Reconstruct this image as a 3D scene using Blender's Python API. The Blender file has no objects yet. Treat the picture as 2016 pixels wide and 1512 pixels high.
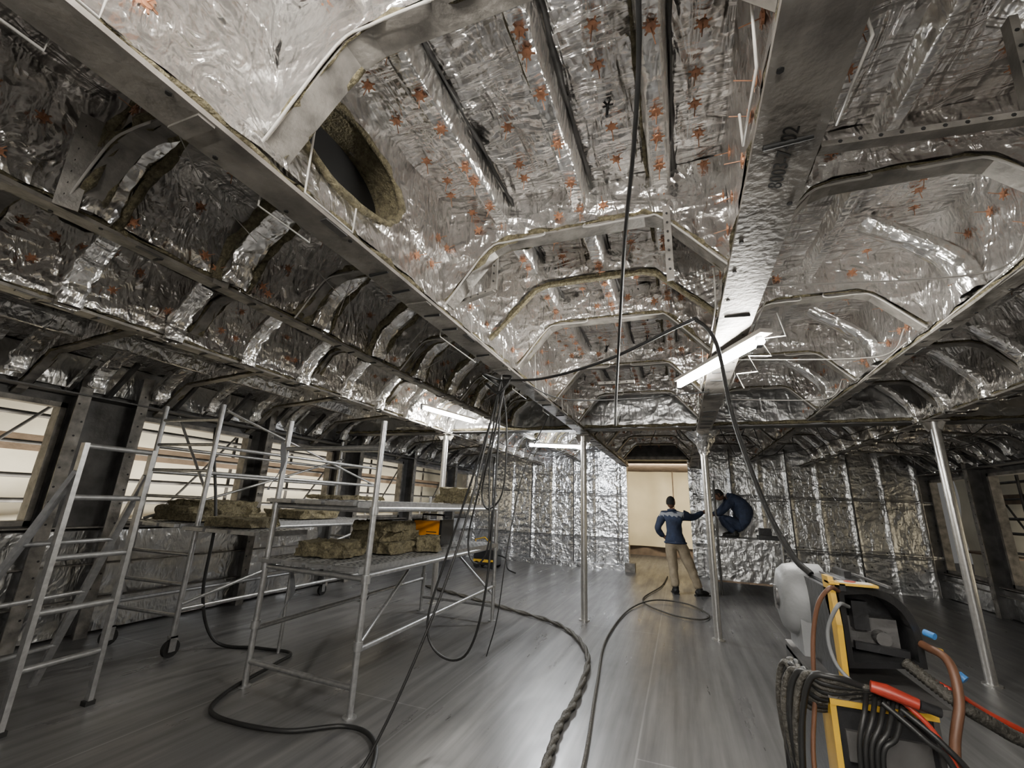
import bpy, math, random
from mathutils import Vector, Matrix, noise
random.seed(7)
C=bpy.context
# ---------------------------------------------------------------- materials
M={}
def nodes(name):
    m=bpy.data.materials.new(name); m.use_nodes=True
    nt=m.node_tree; b=nt.nodes['Principled BSDF']; M[name]=m
    return m,nt,b
def simple(name,col,rough=.5,metal=0,var=.25,scale=8,bump=.1,bscale=30):
    m,nt,b=nodes(name)
    tc=nt.nodes.new('ShaderNodeTexCoord')
    n=nt.nodes.new('ShaderNodeTexNoise'); n.inputs['Scale'].default_value=scale; n.inputs['Detail'].default_value=6
    nt.links.new(tc.outputs['Object'],n.inputs['Vector'])
    r=nt.nodes.new('ShaderNodeValToRGB')
    r.color_ramp.elements[0].position=.3; r.color_ramp.elements[1].position=.7
    r.color_ramp.elements[0].color=(*[c*(1-var) for c in col],1)
    r.color_ramp.elements[1].color=(*[min(1,c*(1+var)) for c in col],1)
    nt.links.new(n.outputs['Fac'],r.inputs['Fac']); nt.links.new(r.outputs['Color'],b.inputs['Base Color'])
    b.inputs['Roughness'].default_value=rough; b.inputs['Metallic'].default_value=metal
    if bump:
        n2=nt.nodes.new('ShaderNodeTexNoise'); n2.inputs['Scale'].default_value=bscale; n2.inputs['Detail'].default_value=5
        nt.links.new(tc.outputs['Object'],n2.inputs['Vector'])
        bp=nt.nodes.new('ShaderNodeBump'); bp.inputs['Strength'].default_value=bump; bp.inputs['Distance'].default_value=.02
        nt.links.new(n2.outputs['Fac'],bp.inputs['Height']); nt.links.new(bp.outputs['Normal'],b.inputs['Normal'])
    return m
def foil(name,c0,c1,rough=.25,k=1.0,vs=4.5,fine=1.0):
    m,nt,b=nodes(name)
    tc=nt.nodes.new('ShaderNodeTexCoord')
    def mapped(rot,sc):
        mp=nt.nodes.new('ShaderNodeMapping'); mp.inputs['Rotation'].default_value=rot; mp.inputs['Scale'].default_value=sc
        nt.links.new(tc.outputs['Object'],mp.inputs['Vector']); return mp.outputs['Vector']
    def nz(vec,scale,detail,dist,out='Fac'):
        a=nt.nodes.new('ShaderNodeTexNoise')
        a.inputs['Scale'].default_value=scale; a.inputs['Detail'].default_value=detail; a.inputs['Distortion'].default_value=dist
        nt.links.new(vec,a.inputs['Vector']); return a.outputs[out]
    def vor(rot,sc,scale,dst):
        v=mapped(rot,sc); n=nz(v,2.2,3,0,'Color')
        ad=nt.nodes.new('ShaderNodeVectorMath'); ad.operation='MULTIPLY_ADD'; ad.inputs[1].default_value=(dst,dst,dst)
        nt.links.new(n,ad.inputs[0]); nt.links.new(v,ad.inputs[2])
        a=nt.nodes.new('ShaderNodeTexVoronoi'); a.feature='F1'; a.inputs['Scale'].default_value=scale; a.inputs['Randomness'].default_value=1
        nt.links.new(ad.outputs[0],a.inputs['Vector']); return a.outputs['Distance']
    prev=None
    for h,d in ((vor((.3,.4,.6),(1,.6,1),vs,.8),.05*k),
                (vor((.1,.7,-.5),(.5,1.6,1),vs*2.3,.6),.016*k),
                (nz(mapped((.5,.2,.5),(1.0,4.5,2)),2.2,2,1.5),.06*k),
                (nz(mapped((.2,.6,-.7),(5,1.0,2)),2.2,2,1.2),.045*k),
                (nz(mapped((.3,.1,.2),(1,1,1)),24,3,1.0),.005*k*fine)):
        bp=nt.nodes.new('ShaderNodeBump'); bp.inputs['Strength'].default_value=1; bp.inputs['Distance'].default_value=d
        nt.links.new(h,bp.inputs['Height'])
        if prev: nt.links.new(prev,bp.inputs['Normal'])
        prev=bp.outputs['Normal']
    nt.links.new(prev,b.inputs['Normal'])
    n=nz(tc.outputs['Object'],1.7,8,.3)
    r=nt.nodes.new('ShaderNodeValToRGB'); r.color_ramp.elements[0].position=.36; r.color_ramp.elements[1].position=.6
    r.color_ramp.elements[0].color=(*c0,1); r.color_ramp.elements[1].color=(*c1,1)
    nt.links.new(n,r.inputs['Fac']); nt.links.new(r.outputs['Color'],b.inputs['Base Color'])
    b.inputs['Metallic'].default_value=.95; b.inputs['Roughness'].default_value=rough
    return m
foil('foil',(.7,.67,.64),(.93,.915,.895),.23,.78)
foil('foil_tape',(.75,.73,.7),(.95,.94,.92),.25,.4,6)
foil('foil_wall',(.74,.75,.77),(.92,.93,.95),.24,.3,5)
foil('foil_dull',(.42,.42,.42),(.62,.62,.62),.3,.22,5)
simple('rockwool',(.14,.12,.07),.95,0,.5,40,.9,90)
simple('painted_steel',(.2,.186,.167),.5,.3,.5,9,.25,40)
simple('girder_steel',(.24,.222,.2),.5,.3,.55,5,.3,30)
simple('dark_steel',(.09,.087,.085),.5,.4,.4,6,.2,20)
simple('galvanised',(.4,.4,.4),.38,.75,.2,25,.05,60)
simple('stainless',(.56,.55,.53),.28,.85,.1,30,.03,60)
simple('rubber',(.012,.012,.012),.5,0,.2,10,.05,60)
simple('hose_wrap',(.05,.046,.038),.6,0,.4,60,.6,70)
simple('copper',(.4,.19,.105),.45,.35,.4,30,.1,60)
simple('white_rod',(.42,.4,.37),.45,0,.15,10,0)
simple('yellow',(.6,.36,.03),.4,0,.12,10,.05)
simple('orange',(.9,.33,.02),.4,0,.12,10,.05)
simple('grey_plastic',(.2,.205,.21),.5,0,.15,8,.1,50)
simple('black_plastic',(.018,.018,.019),.32,0,.3,8,.1,50)
simple('red',(.33,.03,.015),.4,0,.2,10,.05)
simple('brown_hose',(.12,.055,.03),.5,0,.2,10,.05)
simple('blue',(.05,.2,.5),.4,0,.2,10,.05)
simple('skin',(.16,.08,.05),.55,0,.1,10,.02)
simple('hair',(.012,.01,.009),.7,0,.3,60,.5,150)
simple('navy',(.018,.028,.06),.8,0,.3,10,.4,25)
simple('khaki',(.27,.22,.15),.85,0,.2,10,.4,25)
simple('grey_cloth',(.28,.29,.31),.8,0,.1,10,.3,25)
simple('tarp',(.85,.79,.63),.7,0,.12,1.5,.6,3)
simple('tarp_yellow',(.9,.77,.5),.7,0,.1,1.5,.5,3)
simple('brown_board',(.22,.16,.11),.7,0,.3,4,.2)
simple('ink',(.01,.01,.01),.6,0,.1,4,0)
simple('paper',(.6,.55,.45),.7,0,.15,10,0)
simple('ground',(.16,.15,.14),.8,0,.3,2,.2)
simple('deck_grate',(.38,.38,.37),.45,.6,.3,60,.6,120)
# floor: primed steel plates with fine longitudinal scuffs
m,nt,b=nodes('deck_steel')
tc=nt.nodes.new('ShaderNodeTexCoord')
def strk(scale,det,sc,rg=.6):
    mp=nt.nodes.new('ShaderNodeMapping'); mp.inputs['Scale'].default_value=sc
    nt.links.new(tc.outputs['Object'],mp.inputs['Vector'])
    n=nt.nodes.new('ShaderNodeTexNoise'); n.inputs['Scale'].default_value=scale; n.inputs['Detail'].default_value=det; n.inputs['Roughness'].default_value=rg
    nt.links.new(mp.outputs['Vector'],n.inputs['Vector']); return n.outputs['Fac']
r=nt.nodes.new('ShaderNodeValToRGB'); r.color_ramp.elements[0].position=.3; r.color_ramp.elements[1].position=.7
r.color_ramp.elements[0].color=(.085,.084,.085,1); r.color_ramp.elements[1].color=(.225,.22,.216,1)
mxs=nt.nodes.new('ShaderNodeMix'); mxs.data_type='FLOAT'; mxs.inputs[0].default_value=.25
nt.links.new(strk(2.4,6,(6,.22,1)),mxs.inputs[2]); nt.links.new(strk(.9,8,(1,.5,1),.6),mxs.inputs[3])
nt.links.new(mxs.outputs[0],r.inputs['Fac'])
br=nt.nodes.new('ShaderNodeTexBrick'); br.inputs['Scale'].default_value=1; br.inputs['Brick Width'].default_value=6.0; br.inputs['Row Height'].default_value=1.5
br.inputs['Mortar Size'].default_value=.007; br.inputs['Color1'].default_value=(1,1,1,1); br.inputs['Color2'].default_value=(.9,.9,.9,1); br.inputs['Mortar'].default_value=(1.5,1.5,1.5,1)
mp2=nt.nodes.new('ShaderNodeMapping'); mp2.inputs['Rotation'].default_value=(0,0,math.pi/2); mp2.inputs['Location'].default_value=(.3,.35,0)
nt.links.new(tc.outputs['Object'],mp2.inputs['Vector']); nt.links.new(mp2.outputs['Vector'],br.inputs['Vector'])
mx=nt.nodes.new('ShaderNodeMix'); mx.data_type='RGBA'; mx.blend_type='MULTIPLY'; mx.inputs[0].default_value=1
nt.links.new(r.outputs['Color'],mx.inputs[6]); nt.links.new(br.outputs['Color'],mx.inputs[7]); nt.links.new(mx.outputs[2],b.inputs['Base Color'])
mr=nt.nodes.new('ShaderNodeMapRange'); mr.inputs[1].default_value=.3; mr.inputs[2].default_value=.7; mr.inputs[3].default_value=.24; mr.inputs[4].default_value=.46
nt.links.new(strk(2,7,(3,.4,1)),mr.inputs[0]); nt.links.new(mr.outputs[0],b.inputs['Roughness'])
bp=nt.nodes.new('ShaderNodeBump'); bp.inputs['Strength'].default_value=.4; bp.inputs['Distance'].default_value=.02
nt.links.new(strk(1.5,3,(1,.8,1)),bp.inputs['Height']); nt.links.new(bp.outputs['Normal'],b.inputs['Normal'])
b.inputs['Metallic'].default_value=.3
def emis(name,col,s):
    m,nt,b=nodes(name); b.inputs['Base Color'].default_value=(*col,1)
    b.inputs['Emission Color'].default_value=(*col,1); b.inputs['Emission Strength'].default_value=s
emis('tube_glow',(1,.97,.9),520)
emis('tube_glow_cool',(.94,.97,1),620)
emis('tube_glow_fill',(1,.96,.89),380)

# ---------------------------------------------------------------- mesh builder
class MB:
    def __init__(s): s.v=[];s.f=[];s.m=[];s.sm=[];s.mats=[]
    def mi(s,name):
        if name not in s.mats: s.mats.append(name)
        return s.mats.index(name)
    def add(s,vs,fs,mat,smooth=False):
        o=len(s.v); s.v+= [Vector(v) for v in vs]; k=s.mi(mat)
        for f in fs: s.f.append([i+o for i in f]); s.m.append(k); s.sm.append(smooth)
    def box(s,x0,x1,y0,y1,z0,z1,mat,M4=None):
        vs=[Vector((x,y,z)) for z in (z0,z1) for y in (y0,y1) for x in (x0,x1)]
        if M4: vs=[M4@v for v in vs]
        s.add(vs,[(0,2,3,1),(4,5,7,6),(0,1,5,4),(2,6,7,3),(0,4,6,2),(1,3,7,5)],mat)
    def beam(s,a,b_,w,h,mat,up=Vector((0,0,1))):
        a=Vector(a);b_=Vector(b_);d=(b_-a).normalized();r=d.cross(up)
        if r.length<1e-4: r=d.cross(Vector((0,1,0)))
        r.normalize();u=r.cross(d)
        vs=[p+r*(i*w/2)+u*(j*h/2) for p in (a,b_) for (i,j) in ((-1,-1),(1,-1),(1,1),(-1,1))]
        s.add(vs,[(3,2,1,0),(4,5,6,7),(0,1,5,4),(1,2,6,5),(2,3,7,6),(3,0,4,7)],mat)
    def tube(s,pts,r,mat,n=8,rag=0,cap=True):
        pts=[Vector(p) for p in pts]; N=len(pts)
        rs=r if isinstance(r,(list,tuple)) else [r]*N
        T=[(pts[min(i+1,N-1)]-pts[max(i-1,0)]).normalized() for i in range(N)]
        a=Vector((0,0,1)) if abs(T[0].z)<.9 else Vector((1,0,0))
        u=T[0].cross(a).normalized(); vs=[]
        for i in range(N):
            u=(u-T[i]*u.dot(T[i])).normalized(); w=T[i].cross(u)
            for k in range(n):
                an=2*math.pi*k/n; rr=rs[i]
                d=u*math.cos(an)+w*math.sin(an)
                if rag: rr*=1+rag*noise.noise((pts[i]+d*.3)*9)*2
                vs.append(pts[i]+d*rr)
        fs=[(i*n+k,i*n+(k+1)%n,(i+1)*n+(k+1)%n,(i+1)*n+k) for i in range(N-1) for k in range(n)]
        s.add(vs,fs,mat,True)
        if cap: s.add(vs[:n],[tuple(range(n-1,-1,-1))],mat); s.add(vs[-n:],[tuple(range(n))],mat)
    def grid(s,fn,nu,nv,mat,flip=False,smooth=True):
        vs=[fn(i/nu,j/nv) for j in range(nv+1) for i in range(nu+1)]
        fs=[]
        for j in range(nv):
            for i in range(nu):
                a=j*(nu+1)+i; q=(a,a+1,a+nu+2,a+nu+1); fs.append(q[::-1] if flip else q)
        s.add(vs,fs,mat,smooth)
    def prism(s,prof,fn,mat,smooth=False,capmat=None):
        n=len(prof); vs=[fn(a,b_,0) for a,b_ in prof]+[fn(a,b_,1) for a,b_ in prof]
        s.add(vs,[(i,(i+1)%n,n+(i+1)%n,n+i) for i in range(n)],mat,smooth)
        s.add(vs,[tuple(range(n-1,-1,-1)),tuple(range(n,2*n))],capmat or mat)
    def obj(s,name,parent=None,center=False):
        me=bpy.data.meshes.new(name)
        o=Vector((0,0,0))
        if center and s.v:
            lo=Vector([min(v[i] for v in s.v) for i in range(3)]); hi=Vector([max(v[i] for v in s.v) for i in range(3)])
            o=Vector(((lo.x+hi.x)/2,(lo.y+hi.y)/2,lo.z))
        me.from_pydata([tuple(v-o) for v in s.v],[],s.f)
        for mn in s.mats: me.materials.append(M[mn])
        me.polygons.foreach_set('material_index',s.m); me.polygons.foreach_set('use_smooth',s.sm)
        me.update()
        ob=bpy.data.objects.new(name,me); ob.location=o; C.collection.objects.link(ob)
        if parent: ob.parent=parent
        return ob
def sm(pts,k=8):
    P=[Vector(p) for p in pts]; P=[P[0]*2-P[1]]+P+[P[-1]*2-P[-2]]; out=[]
    for i in range(1,len(P)-2):
        a,b_,c,d=P[i-1:i+3]
        for j in range(k):
            t=j/k; out.append(.5*((2*b_)+(c-a)*t+(2*a-5*b_+4*c-d)*t*t+(3*b_-a-3*c+d)*t**3))
    out.append(P[-2]); return out
def dens(pts,step=.05):
    P=[Vector(p) for p in pts]; out=[]
    for a,b_ in zip(P[:-1],P[1:]):
        n=max(1,int((b_-a).length/step))
        out+=[a.lerp(b_,i/n) for i in range(n)]
    out.append(P[-1]); return out
def rid(x,y,z=0,s=1):
    p=Vector((x*s,y*s,z*s)); n1=noise.noise(p*1.0)
    q=p+Vector((n1,n1*.7,0))*.4
    return (1-abs(noise.noise(q*2.3)))*.6+(1-abs(noise.noise(q*5.1+Vector((3,1,7)))))*.3+noise.noise(q*9)*.12

CX=-.48; ZD=3.25
MBX=(-1.31,.35); STX=(-2.5,1.6); OBX=(-3.6,2.72)
WL,WR=-6.0,5.0; YB,YF=-3.0,12.0
FY=[-2.9,-1.65,-.4,.85,2.1,3.35,4.6,5.85,7.1,8.35,9.6,10.85]

# ---------------------------------------------------------------- floor
mb=MB(); mb.box(WL-.3,WR+.3,YB-.2,17,-.12,0,'deck_steel')
mb.obj('floor')
mb=MB(); mb.box(-14,13,-8,24,-.4,-.125,'ground'); mb.obj('ground')

# ---------------------------------------------------------------- ceiling deck foil
def deckz(x):
    a=abs(x-CX)
    if a<3.12: return ZD
    return 3.1-(a-3.12)/2.4*.25
mb=MB()
def fd(u,v):
    x=WL-.1+u*(WR-WL+.2); y=YB-.1+v*(YF-YB+.4)
    return Vector((x,y,deckz(x)-.06*(rid(x,y,0,1.6)-.6)-.008*noise.noise(Vector((x*14,y*8,1)))))
mb.grid(fd,260,350,'foil',True)
mb.box(WL-.2,WR+.2,YB-.2,YF+.3,3.42,3.5,'dark_steel')
mb.obj('ceiling')

# longitudinal stiffeners, foil wrapped
mb=MB()
for x in (-.9,-.43,.0):
    def fs(u,v,x=x):
        y=YB+v*(YF-YB); a=(u-.5)*2
        px=x+a*.06+.006*noise.noise(Vector((x+a,y*7,0))); 
        pz=3.10+ (abs(a)>.7)*(abs(a)-.7)/.3*.16+.006*noise.noise(Vector((a*3,y*9,x)))
        return Vector((px,y,pz))
    mb.grid(fs,10,300,'foil_tape',True)
    for sx in (-.066,.066): mb.tube(dens([(x+sx,YB,3.225),(x+sx,YF,3.225)],.1),.009,'dark_steel' if sx>0 else 'rockwool',5,.9)
for x in (-1.95,-3.05,.95,2.15,-4.3,-5.1,3.4,4.2):
    z=deckz(x)
    mb.grid(lambda u,v,x=x,z=z:Vector((x+(u-.5)*.1+.01*noise.noise(Vector((u,v*90,x))),YB+v*(YF-YB),z-.13+(abs(u-.5)>.3)*.14)),8,200,'foil_tape',True)
mb.obj('ceiling_stiffener')

# longitudinal girders
def girder(x,z0,fl,hole=None,webmat='foil',plates=True,fmat='girder_steel'):
    mb=MB()
    zt=deckz(x)+.02
    for s in (-1,1):
        def fw(u,v,s=s):
            y=YB+v*(YF-YB); z=z0+.03+u*(zt-z0-.03)
            bulge=.035+.03*rid(y,z,x,2)+.008*noise.noise(Vector((y*9,z*12,x)))
            return Vector((x+s*bulge,y,z))
        if hole is None: mb.grid(fw,14,360,webmat,s>0)
        else:
            yc,hz_,ha,hb=hole
            nv=600; N=26
            g=[[fw(i/N,j/nv) for i in range(N+1)] for j in range(nv+1)]
            fl_=[]; flat=[p for row in g for p in row]
            for j in range(nv):
                for i in range(N):
                    c=(g[j][i]+g[j+1][i+1])/2
                    if ((c.y-yc)/ha)**2+((c.z-hz_)/hb)**2<1: continue
                    a=j*(N+1)+i; q=(a,a+1,a+N+2,a+N+1); fl_.append(q[::-1] if s>0 else q)
            mb.add(flat,fl_,webmat,True)
    if hole:
        yc,hz_,ha,hb=hole
        # recessed opening: wool-lined rim and a black backing panel that paints in the hole's shade
        ring=[(yc+ha*1.0*math.cos(t*math.pi/24),hz_+hb*1.0*math.sin(t*math.pi/24)) for t in range(48)]
        for (xa,xb,mt) in ((x+.075,x-.09,'rockwool'),):
            vs=[Vector((xa,a,b_)) for a,b_ in ring]+[Vector((xb,a,b_)) for a,b_ in ring]
            mb.add(vs,[(i,(i+1)%48,48+(i+1)%48,48+i) for i in range(48)],mt,True)
        mb.tube([(x+.07,yc+ha*1.0*math.cos(t*math.pi/24),hz_+hb*1.0*math.sin(t*math.pi/24)) for t in range(49)],.016,'rockwool',6,.6)
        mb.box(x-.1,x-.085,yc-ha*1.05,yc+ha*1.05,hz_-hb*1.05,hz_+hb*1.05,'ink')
    w=fl/2
    mb.box(x-w,x+w,YB,YF,z0-.014,z0+.004,fmat)
    for s in (-1,1):
        mb.tube(dens([(x+s*(w-.016),YB,z0+.02),(x+s*(w-.016),YF,z0+.02)],.05),.013,'rockwool',6,1.3)
        mb.grid(lambda u,v,s=s:Vector((x+s*(.05+(w+.01-.05)*(1-u)**.5*(.75+.5*noise.noise(Vector((v*70,s,x))))),YB+v*(YF-YB),z0+.02+u*.14+.02*noise.noise(Vector((v*120,u*2,x))))),5,330,webmat,s>0)
    for k in range(60):
        y=YB+k*.25+random.uniform(-.05,.05)
        if y<YF: mb.tube([(x+random.choice((-1,1))*w*.7,y,z0-.012),(x+random.choice((-1,1))*w*.7,y,z0-.018)],.009,'ink',6)
    if plates:
        for k in range(9):
            y=-1.9+k*1.25
            mb.box(x-w*.9,x+w*.9,y,y+.05,z0-.022,z0-.014,'painted_steel')
            mb.box(x+w*.5,x+w*.95,y+.5,y+.62,z0-.02,z0-.014,'dark_steel')
    return mb
girder(MBX[0],2.57,.15,(1.2,2.9,.34,.18)).obj('ceiling_girder')
girder(MBX[1],2.55,.18,None,'foil',False).obj('ceiling_girder')
girder(STX[0],2.68,.09,fmat='painted_steel').obj('ceiling_girder')
girder(STX[1],2.66,.09,fmat='painted_steel').obj('ceiling_girder')
girder(OBX[0],2.6,.12,fmat='painted_steel').obj('ceiling_girder')
girder(OBX[1],2.6,.12,fmat='painted_steel').obj('ceiling_girder')

# transverse frames
def frame(mb,Y,path,zt,fl=.1,rods=True,flmat='painted_steel',web='foil',wool=.012):
    path=[Vector((p[0],Y,p[1])) for p in path]
    D=dens(path,.05)
    for s in (-1,1):
        def fw(u,v,s=s):
            i=v*(len(D)-1); k=min(int(i),len(D)-2); p=D[k].lerp(D[k+1],i-k)
            z=p.z+.02+u*(zt-p.z-.02)
            return Vector((p.x,Y+s*(.03+.035*rid(p.x,z,Y*3,2.5)),z))
        mb.grid(fw,8,len(D)-1,web,s<0)
    for a,b_ in zip(path[:-1],path[1:]):
        mb.beam(a,b_,fl,.012,flmat)
    if wool:
        for s in (-1,1):
            off=Vector((0,s*(fl/2-.01),.016))
            mb.tube([p+off for p in D],wool,'rockwool',6,1.3)
    if rods:
        off=Vector((0,-fl/2-.012,-.02))
        P=[p+off for p in path]
        mb.tube(sm([P[0]+Vector((.02,0,.0)),P[1].lerp(P[2],.15),P[2]+Vector((-.02,0,-.0)),P[3]+Vector((.02,0,0)),P[3].lerp(P[4],.28),P[3].lerp(P[4],.3)+Vector((0,.03,.05))],4),.0055,'white_rod',6)
        mb.tube(sm([P[3].lerp(P[4],.6)+Vector((0,.03,.05)),P[3].lerp(P[4],.62),P[4],P[5],P[6].lerp(P[5],.15),P[7]-Vector((.02,0,0))],4),.0055,'white_rod',6)
def haunch(x0,x1,ze,zm,hw=.3):
    return [(x0,ze),(x0+.02,ze),(x0+hw,zm-.03),(x0+hw+.09,zm),(x1-hw-.09,zm),(x1-hw,zm-.03),(x1-.02,ze),(x1,ze)]
for Y in FY:
    mb=MB()
    frame(mb,Y,haunch(MBX[0]+.05,MBX[1]-.05,2.64,2.99),ZD)
    frame(mb,Y,haunch(STX[0]+.05,MBX[0]-.05,2.70,2.98,.25),ZD,.09,wool=.018)
    frame(mb,Y,haunch(MBX[1]+.05,STX[1]-.05,2.70,2.98,.25),ZD,.09,wool=.008)
    frame(mb,Y,haunch(OBX[0]+.05,STX[0]-.05,2.70,2.97,.2),ZD,.08,False,wool=.018)
    frame(mb,Y,haunch(STX[1]+.05,OBX[1]-.05,2.70,2.97,.2),ZD,.08,False,wool=.008)
    frame(mb,Y,[(WL+.02,2.35),(WL+.1,2.4),(WL+.5,2.72),(OBX[0]-.3,2.85),(OBX[0]-.05,2.7)],3.08,.08,False)
    frame(mb,Y,[(OBX[1]+.05,2.7),(OBX[1]+.3,2.85),(WR-.5,2.72),(WR-.1,2.4),(WR-.02,2.35)],3.08,.08,False,wool=0)
    mb.obj('ceiling_frame')
mb=MB()
frame(mb,2.72,haunch(MBX[0]+.05,MBX[1]-.05,2.66,3.03,.36),ZD,.04,False,'rockwool')
a,b_=WL,WR; D_=b_-a
for s in (-1,1):
    mb.grid(lambda u,v,s=s:Vector((a+v*D_,6.42+s*(.04+.03*rid(a+v*D_,u,1,2)),2.62+u*.65)),10,200,'foil_dull',s<0)
mb.box(a,b_,6.32,6.52,2.6,2.615,'dark_steel')
mb.tube(dens([(a,6.33,2.64),(b_,6.33,2.64)],.08),.02,'rockwool',6,.8)
mb.obj('ceiling_cross_girder')

# foil wrapped knee brackets
mb=MB()
def wrap(x,y,dx,w=.09,z0=2.58,z1=3.05,t=.05,mat='foil_tape'):
    P=[Vector((x,y,z0)),Vector((x+dx*.2,y,z0+(z1-z0)*.45)),Vector((x+dx,y,z1))]
    P=sm(P,5)
    def f(u,v):
        k=min(int(v*(len(P)-1)),len(P)-2); p=P[k].lerp(P[k+1],v*(len(P)-1)-k)
        an=u*2*math.pi; c=math.cos(an); s_=math.sin(an)
        q=Vector((s_*t*(1 if dx>0 else -1),c*w*.5*(1+.15*noise.noise(p*9)),0))
        q.y=max(-w*.45,min(w*.45,q.y*1.3))
        n_=noise.noise((p+q)*16)*.02
        return p+q+Vector((n_,n_,0))
    mb.grid(f,14,10,mat,dx>0)
for k in range(22):
    y=-2.4+k*.62
    wrap(OBX[0]+.07,y,.3,.14); wrap(OBX[1]-.07,y,-.3,.14)
    wrap(OBX[0]-.07,y,-.4,.2,2.58,2.95,.06); wrap(OBX[1]+.07,y,.4,.2,2.58,2.95,.06)
    wrap(WL+.3,y,.35,.16,2.5,2.85); wrap(WR-.3,y,-.35,.16,2.5,2.85)
for k in range(18):
    y=-2.5+k*.68
    for (x,d) in ((STX[0]+.06,.4),(STX[0]-.06,-.35)):
        wrap(x,y,d,.17,2.68,3.18,.05)
        for e in (-.1,.1): mb.tube(dens([(x-.01,y+e,2.69),(x+d*.2,y+e,2.92),(x+d,y+e,3.2)],.05),.028,'rockwool',6,.7)
for k in range(9):
    y=-2.2+k*1.25
    for (x,d) in ((STX[1]-.06,-.4),(STX[1]+.06,.35)): wrap(x,y,d,.17,2.68,3.18,.05)
mb.obj('ceiling_knee_bracket')

# insulation pins
mb=MB()
def pin(p,n,r=.022,l=.07,mat='copper'):
    p=Vector(p);n=Vector(n).normalized()
    mb.tube([p-n*.004,p+n*.004],r,mat,10)
    j=Vector([random.uniform(-.25,.25) for _ in range(3)])
    mb.tube([p,p+(n+j).normalized()*l],.0022,'copper',4)
    a=random.random()*3
    u=n.orthogonal().normalized(); w=n.cross(u)
    for q in (a,a+1.05,a+2.1):
        d=u*math.cos(q)+w*math.sin(q); mb.beam(p-d*r*1.75+n*.001,p+d*r*1.75+n*.001,.007,.002,'copper',n)
def clip(p):
    p=Vector(p); 
    for a in range(5):
        an=a*1.256+p.y; mb.beam(p,p+Vector((math.cos(an)*.024,math.sin(an)*.024,.006)),.009,.003,'ink')
    mb.tube([p,p-Vector((.005,0,.06))],.007,'ink',6)
for yb in range(83):
    y=-2.8+yb*.18
    for x in (-1.12,-.9,-.67,-.43,-.21,.0,.18):
        if random.random()<.1: continue
        xx=x+random.uniform(-.035,.035) if x not in (-.9,-.43,.0) else x
        z=3.09 if x in (-.9,-.43,.0) else ZD-.04
        yy=y+random.uniform(-.06,.06)
        if z>3.1 and random.random()<.1: clip((xx,yy,z))
        else: pin((xx,yy,z),(0,0,-1),.018)
    for x in (-1.6,-2.25,-2.8,-3.3,.65,1.3,1.9,2.4):
        if random.random()<.3: continue
        pin((x+random.uniform(-.08,.08),y+random.uniform(-.08,.08),ZD-.04),(0,0,-1),.017,.06)
    for x,s in ((MBX[0],1),(MBX[0],-1),(MBX[1],-1),(MBX[1],1),(OBX[0],1),(STX[0],1),(STX[1],-1)):
        for z in (2.78,3.02):
            if random.random()<.4: continue
            if x==MBX[0] and abs(y-1.2)<.5: continue
            pin((x+s*.064,y+random.uniform(-.08,.08),z+random.uniform(-.04,.04)),(s,0,0),.017,.06)
for Y in FY:
    for x in (-1.05,-.75,-.55,-.3,-.1,.1,-1.7,-2.1,.75,1.2,2.1,-3.0):
        if random.random()<.3: continue
        pin((x,Y-.062,3.1+random.uniform(-.04,.05)),(0,-1,0),.017,.06)
mb.obj('ceiling_insulation_pins')

def strut(name,pts,w=.035,h=.02,mat='painted_steel'):
    mb=MB()
    for a,b_ in zip(pts[:-1],pts[1:]):
        mb.beam(a,b_,w,h,mat)
        a=Vector(a);b_=Vector(b_); L=(b_-a).length; n=int(L/.05)
        for k in range(1,n):
            p=a.lerp(b_,k/n); d=(b_-a).normalized()
            off=Vector((0,-1,0)) if abs(d.y)<.7 else Vector((-1,0,0))
            mb.tube([p+off*(h/2+.006),p+off*(h/2+.009)],.006,'ink',6)
    return mb.obj(name,center=True)
strut('ceiling_strut',[(.02,2.03,3.0),(.02,2.03,2.58)])
strut('ceiling_strut',[(-.98,2.16,3.0),(-.98,2.16,2.74),(-1.3,2.22,2.70)])
strut('ceiling_strut',[(.45,1.3,2.56),(.95,1.35,2.56),(.97,1.35,2.9)])
strut('ceiling_strut',[(-.5,3.0,2.35),(-.25,3.0,2.35)])
strut('ceiling_strut',[(-2.3,.75,3.05),(-2.42,.8,2.66)],.08,.02)
strut('ceiling_strut',[(-2.35,1.5,3.05),(-2.45,1.52,2.66)],.08,.02)
mb=MB()
def rod(pts,r=.004): mb.tube(pts,r,'white_rod',6)
for x,s in ((MBX[0],1),(MBX[1],-1),(MBX[1],1),(MBX[0],-1)):
    for i,Y in enumerate(FY[:-5]):
        o=.1+.12*((i*7)%3); L=.25+.15*((i*5)%3)
        rod([(x+s*.1,Y+o,2.9),(x+s*.115,Y+o,2.545),(x+s*.115,Y+o+L,2.545),(x+s*.115,Y+o+L,2.66)])
for Y in (2.3,3.5,4.8):
    rod([(1.5,Y,2.66),(1.5,Y+.9,2.62)]); rod(sm([(.45,Y,2.62),(1.2,Y+.1,2.6),(1.45,Y+.1,2.63),(1.55,Y+.1,2.8)],6))
for k in range(26):
    y=.8+k*.22; rod([(-1.9+random.uniform(-.5,.5),y,3.1),(-1.9+random.uniform(-.5,.5),y+random.uniform(-.2,.3),2.75)],.0025)
for k in range(24):
    x=random.uniform(-5,4); y=random.uniform(6.6,9)
    mb.tube(sm([(x,y,3.0),(x+random.uniform(-.2,.2),y,2.6),(x+random.uniform(.2,.6),y+.2,2.5),(x+random.uniform(.5,1.2),y+.3,2.7)],5),.006,'rubber',5)
mb.obj('ceiling_conduit_rods')

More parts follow.
